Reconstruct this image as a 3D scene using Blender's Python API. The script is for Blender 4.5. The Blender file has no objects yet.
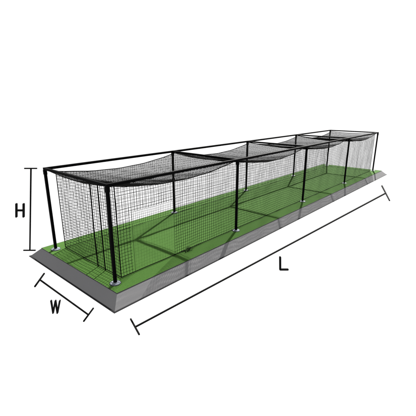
import bpy, bmesh, math, random
from mathutils import Vector, Matrix, noise

random.seed(7)
scene = bpy.context.scene
COL = scene.collection

# ------------------------------------------------------------------ camera
CAM = Vector((-4.959, -8.155, 5.132))
YAW, PITCH = 0.724, 0.294
FWD = Vector((math.cos(YAW) * math.cos(PITCH), math.sin(YAW) * math.cos(PITCH), -math.sin(PITCH)))
RIGHT = Vector((math.sin(YAW), -math.cos(YAW), 0.0))
UP = RIGHT.cross(FWD)
cam_data = bpy.data.cameras.new('camera')
cam = bpy.data.objects.new('camera', cam_data)
COL.objects.link(cam)
cam.matrix_world = Matrix(((RIGHT.x, UP.x, -FWD.x, CAM.x), (RIGHT.y, UP.y, -FWD.y, CAM.y),
                           (RIGHT.z, UP.z, -FWD.z, CAM.z), (0, 0, 0, 1)))
cam_data.sensor_width = 36.0
cam_data.lens = 36.0 * 343.575 / 416.0
cam_data.clip_start = 0.1
cam_data.clip_end = 3000.0
scene.camera = cam

# ------------------------------------------------------------------ light
world = bpy.data.worlds.new("World")
scene.world = world
world.use_nodes = True
wbg = world.node_tree.nodes['Background']
wbg.inputs['Color'].default_value = (1.0, 1.0, 1.0, 1.0)
wbg.inputs['Strength'].default_value = 0.27

sun_data = bpy.data.lights.new('sun', 'SUN')
sun_data.energy = 4.9
sun_data.angle = math.radians(0.8)
sun_data.color = (1.0, 0.98, 0.94)
sun = bpy.data.objects.new('sun', sun_data)
COL.objects.link(sun)
TO_SUN = Vector((1.15, 0.485, 1.0)).normalized()
sun.rotation_euler = TO_SUN.to_track_quat('Z', 'Y').to_euler()
sun.location = TO_SUN * 40

vs = scene.view_settings
vs.view_transform = 'Standard'
vs.look = 'None'
vs.gamma = 1.0
vs.exposure = 2.0
scene.render.engine = 'CYCLES'

# ------------------------------------------------------------------ sizes (metres)
X0, BAY, WID, HGT = 0.083, 6.055, 3.798, 3.0
POST_X = [X0] + [BAY * i for i in range(1, 5)]
XE = POST_X[-1]
TUBE = 0.043                 # half width of the square tube
TX0, TX1, TY0, TY1 = -0.22, XE + 0.523, -0.523, WID + 0.523
SLOPE, DROP = 0.328, 0.327
NX0, NX1, NY0, NY1 = 0.38, XE - 0.34, 0.12, 3.64    # net walls
CELL = 0.108                 # mesh of the hanging nets
RCELL = 0.074                # finer mesh of the roof net
SR = 0.0040                  # half thickness of a strand


# ------------------------------------------------------------------ materials
def new_mat(name):
    m = bpy.data.materials.new(name)
    m.use_nodes = True
    nt = m.node_tree
    b = nt.nodes['Principled BSDF']
    return m, nt, b


def plain(name, col, rough=0.7, spec=0.2, metal=0.0, var=0.25, scale=18.0):
    m, nt, b = new_mat(name)
    tc = nt.nodes.new('ShaderNodeTexCoord')
    n = nt.nodes.new('ShaderNodeTexNoise')
    n.inputs['Scale'].default_value = scale
    n.inputs['Detail'].default_value = 4
    r = nt.nodes.new('ShaderNodeValToRGB')
    r.color_ramp.elements[0].position = 0.3
    r.color_ramp.elements[1].position = 0.7
    r.color_ramp.elements[0].color = (*[c * (1 - var) for c in col], 1)
    r.color_ramp.elements[1].color = (*[c * (1 + var) for c in col], 1)
    nt.links.new(tc.outputs['Object'], n.inputs['Vector'])
    nt.links.new(n.outputs['Fac'], r.inputs['Fac'])
    nt.links.new(r.outputs['Color'], b.inputs['Base Color'])
    b.inputs['Roughness'].default_value = rough
    b.inputs['Specular IOR Level'].default_value = spec
    b.inputs['Metallic'].default_value = metal
    return m


def noise_node(nt, tc, scale, detail=4, rough=0.55):
    n = nt.nodes.new('ShaderNodeTexNoise')
    n.inputs['Scale'].default_value = scale
    n.inputs['Detail'].default_value = detail
    n.inputs['Roughness'].default_value = rough
    nt.links.new(tc.outputs['Object'], n.inputs['Vector'])
    return n


def mix_col(nt, fac, a, b):
    m = nt.nodes.new('ShaderNodeMix')
    m.data_type = 'RGBA'
    nt.links.new(fac, m.inputs[0])
    for sock, v in ((m.inputs[6], a), (m.inputs[7], b)):
        if isinstance(v, tuple):
            sock.default_value = (*v, 1)
        else:
            nt.links.new(v, sock)
    return m.outputs[2]


def turf_material():
    m, nt, b = new_mat('turf')
    tc = nt.nodes.new('ShaderNodeTexCoord')
    fine = noise_node(nt, tc, 38, 6, 0.8)
    big = noise_node(nt, tc, 1.1, 4, 0.6)
    mp = nt.nodes.new('ShaderNodeMapRange')
    mp.inputs['From Min'].default_value = 0.32
    mp.inputs['From Max'].default_value = 0.68
    nt.links.new(fine.outputs['Fac'], mp.inputs['Value'])
    c1 = mix_col(nt, mp.outputs['Result'], (0.0180, 0.052, 0.0072), (0.0390, 0.091, 0.017))
    mp2 = nt.nodes.new('ShaderNodeMapRange')
    mp2.inputs['From Min'].default_value = 0.35
    mp2.inputs['From Max'].default_value = 0.65
    mp2.inputs['To Max'].default_value = 0.35
    nt.links.new(big.outputs['Fac'], mp2.inputs['Value'])
    c2 = mix_col(nt, mp2.outputs['Result'], c1, (0.033, 0.074, 0.015))
    nt.links.new(c2, b.inputs['Base Color'])
    b.inputs['Roughness'].default_value = 0.95
    b.inputs['Specular IOR Level'].default_value = 0.05
    bp = nt.nodes.new('ShaderNodeBump')
    bp.inputs['Strength'].default_value = 0.35
    bp.inputs['Distance'].default_value = 0.01
    nt.links.new(fine.outputs['Fac'], bp.inputs['Height'])
    nt.links.new(bp.outputs['Normal'], b.inputs['Normal'])
    return m


def concrete_material():
    m, nt, b = new_mat('concrete')
    tc = nt.nodes.new('ShaderNodeTexCoord')
    fine = noise_node(nt, tc, 55, 6, 0.7)
    big = noise_node(nt, tc, 1.8, 5, 0.6)
    mp = nt.nodes.new('ShaderNodeMapRange')
    mp.inputs['From Min'].default_value = 0.3
    mp.inputs['From Max'].default_value = 0.7
    nt.links.new(fine.outputs['Fac'], mp.inputs['Value'])
    c1 = mix_col(nt, mp.outputs['Result'], (0.124, 0.124, 0.128), (0.140, 0.139, 0.143))
    mp2 = nt.nodes.new('ShaderNodeMapRange')
    mp2.inputs['From Min'].default_value = 0.35
    mp2.inputs['From Max'].default_value = 0.7
    mp2.inputs['To Max'].default_value = 0.5
    nt.links.new(big.outputs['Fac'], mp2.inputs['Value'])
    c2 = mix_col(nt, mp2.outputs['Result'], c1, (0.125, 0.124, 0.128))
    nt.links.new(c2, b.inputs['Base Color'])
    b.inputs['Roughness'].default_value = 0.9
    b.inputs['Specular IOR Level'].default_value = 0.1
    bp = nt.nodes.new('ShaderNodeBump')
    bp.inputs['Strength'].default_value = 0.15
    bp.inputs['Distance'].default_value = 0.004
    nt.links.new(fine.outputs['Fac'], bp.inputs['Height'])
    nt.links.new(bp.outputs['Normal'], b.inputs['Normal'])
    return m


def backlit_ground_material():
    """White ground, made translucent so the world below gives it an even, shadowless glow."""
    m, nt, b = new_mat('white_backlit_ground')
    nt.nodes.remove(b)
    t = nt.nodes.new('ShaderNodeBsdfTranslucent')  # invented backlighting: world light from below keeps the ground white and shadowless
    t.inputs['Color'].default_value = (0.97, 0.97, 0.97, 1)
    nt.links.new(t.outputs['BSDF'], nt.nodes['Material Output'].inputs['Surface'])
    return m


M_GROUND = backlit_ground_material()
M_TURF = turf_material()
M_CONC = concrete_material()
M_BLACK = plain('black_powder_coat', (0.0018, 0.0018, 0.0020), 0.6, 0.015, var=0.2, scale=30)
M_NET = plain('black_netting', (0.003, 0.003, 0.003), 0.9, 0.01)
M_ROPE = plain('black_rope', (0.002, 0.002, 0.002), 0.9, 0.01, scale=60)
M_PLATE = plain('galvanised_plate', (0.118, 0.134, 0.162), 0.6, 0.3, var=0.18, scale=25)
M_GASKET = plain('dark_gasket', (0.010, 0.013, 0.018), 0.8, 0.1)
M_BOLT = plain('steel_bolt', (0.06, 0.065, 0.075), 0.5, 0.4)
M_EDGE = plain('dark_edging', (0.010, 0.010, 0.011), 0.8, 0.1)
M_LINE = plain('dark_grey_bar', (0.003, 0.003, 0.003), 0.7, 0.01)
M_LETTER = plain('black_letter', (0.003, 0.003, 0.003), 0.7, 0.05)


# ------------------------------------------------------------------ builders
class MB:
    def __init__(self):
        self.v, self.f = [], []

    def box(self, x0, x1, y0, y1, z0, z1):
        n = len(self.v)
        self.v += [(x, y, z) for z in (z0, z1) for y in (y0, y1) for x in (x0, x1)]
        self.f += [tuple(n + i for i in q) for q in
                   ((0, 2, 3, 1), (4, 5, 7, 6), (0, 1, 5, 4), (2, 6, 7, 3), (0, 4, 6, 2), (1, 3, 7, 5))]

    def loft(self, pts, a, b, ra, rb=None):
        """Square-section strand along pts; a, b the fixed section axes."""
        rb = ra if rb is None else rb
        a, b = Vector(a) * ra, Vector(b) * rb
        n = len(self.v)
        for p in pts:
            p = Vector(p)
            self.v += [tuple(p + a + b), tuple(p - a + b), tuple(p - a - b), tuple(p + a - b)]
        for i in range(len(pts) - 1):
            q = n + 4 * i
            for k in range(4):
                j = (k + 1) % 4
                self.f.append((q + k, q + j, q + 4 + j, q + 4 + k))
        self.f.append((n + 3, n + 2, n + 1, n))
        e = n + 4 * (len(pts) - 1)
        self.f.append((e, e + 1, e + 2, e + 3))

    def disc(self, cx, cy, z0, z1, r0, r1, seg=32):
        n = len(self.v)
        for z, r in ((z0, r0), (z1, r1)):
            self.v += [(cx + r * math.cos(2 * math.pi * k / seg), cy + r * math.sin(2 * math.pi * k / seg), z)
                       for k in range(seg)]
        for k in range(seg):
            j = (k + 1) % seg
            self.f.append((n + k, n + j, n + seg + j, n + seg + k))
        self.f.append(tuple(n + k for k in reversed(range(seg))))
        self.f.append(tuple(n + seg + k for k in range(seg)))

    def build(self, name, mat, parent=None, bevel=0.0, loc=(0, 0, 0)):
        me = bpy.data.meshes.new(name)
        me.from_pydata([tuple(p) for p in self.v], [], self.f)
        bm = bmesh.new()
        bm.from_mesh(me)
        bmesh.ops.recalc_face_normals(bm, faces=bm.faces)
        if bevel:
            bmesh.ops.bevel(bm, geom=list(bm.edges), offset=bevel, segments=2, affect='EDGES', profile=0.5)
        bm.to_mesh(me)
        bm.free()
        me.materials.append(mat)
        o = bpy.data.objects.new(name, me)
        COL.objects.link(o)
        o.location = loc
        if parent:
            o.parent = parent
        return o


def thing(name, label, cat, loc=(0, 0, 0), rz=0.0, group=None):
    o = bpy.data.objects.new(name, None)
    COL.objects.link(o)
    o.empty_display_size = 0.3
    o.location = loc
    o.rotation_euler = (0, 0, rz)
    o['label'], o['category'] = label, cat
    if group:
        o['group'] = group
    return o


# ------------------------------------------------------------------ setting: white ground
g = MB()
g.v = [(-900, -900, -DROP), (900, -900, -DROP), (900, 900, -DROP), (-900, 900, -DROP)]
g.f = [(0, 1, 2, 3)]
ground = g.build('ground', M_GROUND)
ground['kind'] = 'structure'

# ------------------------------------------------------------------ concrete pad with sloping sides
PAD_TOP = -0.016
pad = thing('concrete_pad', 'long grey concrete pad with sloping sides under the green turf', 'concrete pad',
            (TX0, TY0, -DROP))
off = Vector((TX0, TY0, -DROP))


def ring(z, grow):
    return [(TX0 - grow, TY0 - grow, z), (TX1 + grow, TY0 - grow, z),
            (TX1 + grow, TY1 + grow, z), (TX0 - grow, TY1 + grow, z)]


def frustum(levels):
    m = MB()
    for z, gr in levels:
        m.v += [tuple(Vector(p) - off) for p in ring(z, gr)]
    for i in range(len(levels) - 1):
        for k in range(4):
            j = (k + 1) % 4
            m.f.append((4 * i + k, 4 * i + j, 4 * i + 4 + j, 4 * i + 4 + k))
    m.f.append((3, 2, 1, 0))
    t = 4 * (len(levels) - 1)
    m.f.append((t, t + 1, t + 2, t + 3))
    return m


frustum([(-DROP + 0.001, SLOPE - 0.001), (PAD_TOP, 0.0)]).build('slab', M_CONC, pad, bevel=0.006)
# dark strip round the foot of the slope
es = MB()
for z, gr in ((-DROP + 0.002, SLOPE + 0.022), (-DROP + 0.020, SLOPE + 0.020), (-DROP + 0.026, SLOPE - 0.020)):
    es.v += [tuple(Vector(p) - off) for p in ring(z, gr)]
for i in range(2):
    for k in range(4):
        j = (k + 1) % 4
        es.f.append((4 * i + k, 4 * i + j, 4 * i + 4 + j, 4 * i + 4 + k))
es.build('edge_strip', M_EDGE, pad)

# ------------------------------------------------------------------ turf carpet
turf = thing('turf_carpet', 'bright green artificial turf carpet covering the concrete pad', 'artificial turf',
             (TX0, TY0, PAD_TOP))
toff = Vector((TX0, TY0, PAD_TOP))
t = MB()
t.box(0.012, TX1 - TX0 - 0.012, 0.012, TY1 - TY0 - 0.012, 0.0015, 0.016)
t.build('pile', M_TURF, turf)
t = MB()
w = 0.011
Lx, Ly = TX1 - TX0, TY1 - TY0
t.box(0.001, Lx - 0.001, 0.001, w, 0.0015, 0.017)
t.box(0.001, Lx - 0.001, Ly - w, Ly - 0.001, 0.0015, 0.017)
t.box(0.001, w, w + .0005, Ly - w - .0005, 0.0015, 0.017)
t.box(Lx - w, Lx - 0.001, w + .0005, Ly - w - .0005, 0.0015, 0.017)
t.build('binding', M_EDGE, turf)

# ------------------------------------------------------------------ steel frame
frame = thing('batting_cage_frame', 'long black steel tube frame of posts and top rails bolted to the turf',
              'batting cage frame', (X0, 0, 0))


def post_mesh():
    m = MB()
    m.box(-TUBE, TUBE, -TUBE, TUBE, 0.034, HGT - TUBE)
    return m


def plate_parts(parent):
    m = MB()
    m.disc(0, 0, 0.001, 0.010, 0.172, 0.170, 40)
    gk = m.build('gasket', M_GASKET, parent)
    m = MB()
    m.disc(0, 0, 0.0105, 0.026, 0.152, 0.146, 40)
    m.disc(0, 0, 0.0262, 0.044, 0.088, 0.082, 32)
    for k in range(4):
        a = math.pi / 4 + k * math.pi / 2
        m.disc(0.118 * math.cos(a), 0.118 * math.sin(a), 0.0262, 0.042, 0.016, 0.015, 6)
    pl = m.build('base_plate', M_PLATE, parent)
    return gk, pl


proto = None
for (px, py) in [(x, y) for y in (0.0, WID) for x in POST_X]:
    if proto is None:
        p = post_mesh().build('post', M_BLACK, frame, bevel=0.006, loc=(px - X0, py, 0))
        kids = plate_parts(p)
        proto = p
    else:
        p = proto.copy()
        COL.objects.link(p)
        p.parent = frame
        p.location = (px - X0, py, 0)
        for k in kids:
            c = k.copy()
            COL.objects.link(c)
            c.parent = p

for y in (0.0, WID):
    m = MB()
    m.box(-TUBE, XE - X0 + TUBE, -TUBE - 0.002, TUBE + 0.002, -TUBE, TUBE)
    m.build('top_rail', M_BLACK, frame, bevel=0.006, loc=(0, y, HGT))
for x in POST_X:
    m = MB()
    m.box(-TUBE + 0.002, TUBE - 0.002, TUBE + 0.003, WID - TUBE - 0.003, -TUBE + 0.003, TUBE - 0.003)
    m.build('crossbar', M_BLACK, frame, bevel=0.006, loc=(x - X0, 0, HGT))
# corner sleeves where the rails bolt on to the posts
for x in POST_X:
    for y in (0.0, WID):
        m = MB()
        m.box(-TUBE - 0.008, TUBE + 0.008, -TUBE - 0.008, TUBE + 0.008, -0.20, -TUBE - 0.001)
        m.build('bracket', M_BLACK, frame, bevel=0.004, loc=(x - X0, y, HGT))

# ------------------------------------------------------------------ net
net = thing('batting_net', 'black square mesh net sagging between the bars of the steel frame',
            'batting net', (NX0, NY0, 0))
noff = Vector((NX0, NY0, 0))


def roof_z(x, y):
    """Height of the sagging roof net."""
    for i in range(4):
        a, b = POST_X[i], POST_X[i + 1]
        if x <= b or i == 3:
            u = min(1, max(0, (x - a) / (b - a)))
            break
    v = min(1, max(0, (y - NY0) / (NY1 - NY0)))
    s = (0.30, 0.34, 0.31, 0.33)[i]
    c = 4 * v * (1 - v)
    return 2.955 - s * 4 * u * (1 - u) * (1 + 0.12 * c) - 0.085 * c + 0.006 * math.sin(x * 5.1 + y * 2.3)


def rip(a, b):
    return 0.020 * math.sin(a * 2.1 + 0.7 * b) + 0.012 * math.sin(a * 5.3 - 1.9 * b)


def frange(a, b, step):
    n = max(1, round((b - a) / step))
    return [a + (b - a) * i / n for i in range(n + 1)]


def L(p):
    return Vector(p) - noff


# roof panels, one per bay
RX0, RX1 = X0 + 0.05, XE - 0.05
for i in range(4):
    m = MB()
    a = RX0 if i == 0 else POST_X[i] + 0.05
    b = RX1 if i == 3 else POST_X[i + 1] - 0.05
    xs, ys = frange(a, b, 0.30), frange(NY0, NY1, 0.30)
    for y in frange(NY0, NY1, RCELL):
        m.loft([L((x, y, roof_z(x, y))) for x in xs], (0, 1, 0), (0, 0, 1), 0.0020, 0.0043)
    for x in frange(a, b, RCELL):
        m.loft([L((x, y, roof_z(x, y))) for y in ys], (1, 0, 0), (0, 0, 1), 0.0020, 0.0043)
    m.build('roof_panel', M_NET, net)
    rp = MB()
    for x in (a, b):
        rp.loft([L((x, y, roof_z(x, y))) for y in ys], (1, 0, 0), (0, 0, 1), 0.011)
    for y in (NY0, NY1):
        rp.loft([L((x, y, roof_z(x, y))) for x in xs], (0, 1, 0), (0, 0, 1), 0.013)
    rp.build('edge_rope', M_ROPE, net)

# side panels
HEM = 0.03
GAP = (0.95, 2.62, 2.02)       # patch of much finer netting in the near side
for y0, gap in ((NY0, GAP), (NY1, None)):
    m = MB()
    for x in frange(NX0, NX1, CELL):
        z0 = HEM
        if gap and gap[0] < x < gap[1]:
            z0 = gap[2]
        zt = roof_z(x, y0)
        m.loft([L((x, y0 + rip(x, z) * (1 if 0 < k < 5 else 0), z)) for k, z in enumerate(
            [z0 + (zt - z0) * q / 5 for q in range(6)])], (1, 0, 0), (0, 1, 0), SR)
    for z in frange(HEM, 2.92, CELL):
        runs, cur = [], []
        for x in frange(NX0, NX1, 0.12):
            ok = z < roof_z(x, y0) and not (gap and gap[0] < x < gap[1] and z < gap[2] - .01)
            if ok:
                cur.append(L((x, y0 + rip(x, z), z)))
            else:
                if len(cur) > 1:
                    runs.append(cur)
                cur = []
        if len(cur) > 1:
            runs.append(cur)
        for r in runs:
            m.loft(r, (0, 0, 1), (0, 1, 0), SR)
    m.build('side_panel', M_NET, net)
    if gap:                    # finer, almost clear netting fills the patch beside the corner
        m = MB()
        for x in frange(gap[0] + 0.02, gap[1] - 0.02, CELL):
            m.loft([L((x, y0 + rip(x, z), z)) for z in frange(HEM, gap[2], 0.4)], (1, 0, 0), (0, 1, 0), 0.0009)
        for z in frange(HEM + CELL, gap[2] - 0.02, CELL):
            m.loft([L((x, y0 + rip(x, z), z)) for x in frange(gap[0], gap[1], 0.12)], (0, 0, 1), (0, 1, 0), 0.0009)
        m.build('fine_panel', M_NET, net)
    rp = MB()
    rp.loft([L((x, y0 + 0.3 * rip(x, 0), HEM)) for x in frange(NX0, NX1, 0.3)], (0, 0, 1), (0, 1, 0), 0.010 if gap else 0.007)
    for x in (NX0, NX1):
        rp.loft([L((x, y0, z)) for z in frange(HEM, roof_z(x, y0), 0.5)], (1, 0, 0), (0, 1, 0), 0.011)
    rp.build('hem_rope', M_ROPE, net)

# slack net bunched on the turf at the foot of the near side
m = MB()
rnd = random.Random(3)
for k in range(18):
    cx, cy = rnd.uniform(2.98, 3.45), rnd.uniform(-0.03, 0.22)
    ph, ln, amp = rnd.uniform(0, 6.28), rnd.uniform(0.12, 0.30), rnd.uniform(0.01, 0.05)
    hh = 0.085 * math.exp(-((cx - 3.22) / 0.2) ** 2) * rnd.uniform(0.2, 1.0)
    dr = rnd.uniform(-0.5, 0.5) if k % 3 else rnd.uniform(0.8, 2.2)
    pts = []
    for q in range(9):
        u = q / 8 - 0.5
        pts.append(L((cx + ln * u * math.cos(dr) + amp * math.sin(ph + u * 9), cy + 0.5 * ln * u * math.sin(dr) + amp * 0.6 * math.cos(ph + u * 7),
                      max(0.010, 0.012 + hh * (1 - 4 * u * u)))))
    m.loft(pts, (0, 1, 0), (0, 0, 1), 0.0038)
m.build('slack_net', M_NET, net)

# end panels
for xe in (NX0, NX1):
    m = MB()
    door = xe == NX0           # the door flap fills 0.94 to 1.37 in the near end
    for y in frange(NY0, NY1, CELL):
        if door and 0.95 < y < 1.36:
            continue
        zt = roof_z(xe, y)
        m.loft([L((xe + rip(y, z) * (1 if 0 < k < 5 else 0), y, z)) for k, z in enumerate(
            [HEM + (zt - HEM) * q / 5 for q in range(6)])], (1, 0, 0), (0, 1, 0), SR)
    for z in frange(HEM, 2.85, CELL):
        for ya, yb in (((NY0, 0.945), (1.365, NY1)) if door else ((NY0, NY1),)):
            m.loft([L((xe + rip(y, z), y, z)) for y in frange(ya, yb, 0.12)], (1, 0, 0), (0, 0, 1), SR)
    m.build('end_panel', M_NET, net)
    rp = MB()
    rp.loft([L((xe + 0.3 * rip(y, 0), y, HEM)) for y in frange(NY0, NY1, 0.3)], (1, 0, 0), (0, 0, 1), 0.009)
    rp.build('hem_rope', M_ROPE, net)

# overlapping door flap in the near end
m = MB()
DX = NX0 - 0.035
for y in frange(0.94, 1.37, CELL):
    m.loft([L((DX + 0.4 * rip(y, z), y, z)) for z in frange(0.03, roof_z(DX, y), 0.5)], (1, 0, 0), (0, 1, 0), SR)
for z in frange(0.06, 2.85, CELL):
    m.loft([L((DX + 0.4 * rip(y, z), y, z)) for y in frange(0.94, 1.37, CELL)], (1, 0, 0), (0, 0, 1), SR)
flap = m.build('door_flap', M_NET, net)
for y in (0.94, 1.37):
    rp = MB()
    rp.loft([L((DX + 0.4 * rip(y, z), y + 0.01 * math.sin(z * 1.7), z)) for z in frange(0.015, roof_z(DX, y), 0.25)],
            (1, 0, 0), (0, 1, 0), 0.014)
    rp.build('flap_rope', M_ROPE, flap)


# ------------------------------------------------------------------ dimension bars on the white ground
def bar_between(m, a, b, ra, rb, up):
    """Bar from a to b whose half thickness runs from ra to rb."""
    a, b = Vector(a), Vector(b)
    d = (b - a).normalized()
    s = d.cross(Vector(up)).normalized()
    u = s.cross(d).normalized()
    n = len(m.v)
    for p, r in ((a, ra), (b, rb)):
        m.v += [tuple(p + s * r + u * r), tuple(p - s * r + u * r), tuple(p - s * r - u * r), tuple(p + s * r - u * r)]
    m.f += [(n, n + 1, n + 5, n + 4), (n + 1, n + 2, n + 6, n + 5), (n + 2, n + 3, n + 7, n + 6),
            (n + 3, n, n + 4, n + 7), (n + 3, n + 2, n + 1, n), (n + 4, n + 5, n + 6, n + 7)]


def dimension(label, base, main, ticks, up):
    o = thing('dimension_line', label, 'dimension line', base)
    bo = Vector(base)

    def seg(name, s):
        m = MB()
        bar_between(m, Vector(s[0]) - bo, Vector(s[1]) - bo, s[2], s[3], up)
        m.build(name, M_LINE, o, bevel=min(s[2], s[3]) * 0.2)
    seg('bar', main)
    for tk in ticks:
        seg('end_tick', tk)
    return o


GZ = -DROP
zb = GZ + 0.022
dimension('long dark bar lying on the white ground along the long side of the pad', (-0.57, -1.80, GZ),
          ((-0.55, -1.80, zb), (18.33, -2.60, zb + .02), 0.018, 0.034),
          [((-0.44, -1.43, zb + .001), (-0.69, -2.12, zb + .001), 0.019, 0.019),
           ((20.40, -1.80, GZ + .038), (16.62, -3.28, GZ + .038), 0.037, 0.029)], (0, 0, 1))
dimension('short dark bar lying on the white ground beside the near end of the pad', (-1.10, 2.48, GZ),
          ((-1.10, 2.46, zb), (-1.08, -0.39, zb), 0.020, 0.017),
          [((-0.81, 2.84, zb + .001), (-1.40, 2.18, zb + .001), 0.021, 0.021),
           ((-0.82, -0.24, zb + .001), (-1.32, -0.60, zb + .001), 0.017, 0.017)], (0, 0, 1))
hb = Vector((-0.338, 5.148, GZ))
lean = RIGHT
h_top = hb + RIGHT * 0.52 + Vector((0, 0, 3.235))
tick = RIGHT
dimension('upright dark bar standing on the white ground at the left corner post', tuple(hb),
          (tuple(hb + Vector((0, 0, 0.03))), tuple(h_top), 0.021, 0.022),
          [(tuple(hb + Vector((0, 0, .03)) - tick * 0.25), tuple(hb + Vector((0, 0, .03)) + tick * 0.22), 0.021, 0.021),
           (tuple(h_top - tick * 0.24), tuple(h_top + tick * 0.22), 0.021, 0.021)], tuple(Vector((FWD.x, FWD.y, 0))))


# ------------------------------------------------------------------ letters standing on the ground
def letter(label, base, height, width, strokes, sw, depth, slant):
    """strokes: 2-D segments in units of (width, height); rounded ends."""
    me_v, me_f = [], []
    bm = bmesh.new()
    for (ax, az, bx, bz) in strokes:
        a = Vector(((ax - 0.5) * width, az * height))
        b = Vector(((bx - 0.5) * width, bz * height))
        d = (b - a).normalized()
        ang = math.atan2(d.y, d.x)
        out = []
        for k in range(9):
            th = ang - math.pi / 2 + math.pi * k / 8
            out.append(b + Vector((math.cos(th), math.sin(th))) * sw / 2)
        for k in range(9):
            th = ang + math.pi / 2 + math.pi * k / 8
            out.append(a + Vector((math.cos(th), math.sin(th))) * sw / 2)
        dy = 0.0015 * len(bm.faces) / 20
        fr = [bm.verts.new((p.x, -depth / 2 - dy, p.y)) for p in out]
        bk = [bm.verts.new((p.x, depth / 2 + dy, p.y)) for p in out]
        bm.faces.new(fr)
        bm.faces.new(list(reversed(bk)))
        n = len(out)
        for k in range(n):
            j = (k + 1) % n
            bm.faces.new((fr[j], fr[k], bk[k], bk[j]))
    zmin = min(v.co.z for v in bm.verts)
    for v in bm.verts:
        v.co.z -= zmin
        v.co.x += slant * (v.co.z - height / 2)
    bmesh.ops.recalc_face_normals(bm, faces=bm.faces)
    me = bpy.data.meshes.new('letter')
    bm.to_mesh(me)
    bm.free()
    me.materials.append(M_LETTER)
    o = bpy.data.objects.new('letter', me)
    COL.objects.link(o)
    o.location = base
    o.rotation_euler = (0, 0, YAW - math.pi / 2)
    o['label'], o['category'] = label, 'letter'
    return o


letter('black letter H standing on the white ground left of the upright bar', (1.094, 9.732, GZ), 0.66, 0.36,
       [(0, 0, 0, 1), (1, 0, 1, 1), (0, 0.5, 1, 0.5)], 0.092, 0.07, 0.16)
letter('narrow black letter W standing on the white ground beside the short bar', (-1.612, 0.317, GZ), 0.38, 0.235,
       [(0, 1, 0.25, 0), (0.25, 0, 0.5, 1), (0.5, 1, 0.75, 0), (0.75, 0, 1, 1)], 0.037, 0.04, 0.14)
letter('black letter L standing on the white ground beside the long bar', (4.740, -3.035, GZ), 0.455, 0.255,
       [(0, 0, 0, 1), (0, 0, 1, 0)], 0.066, 0.05, -0.066)
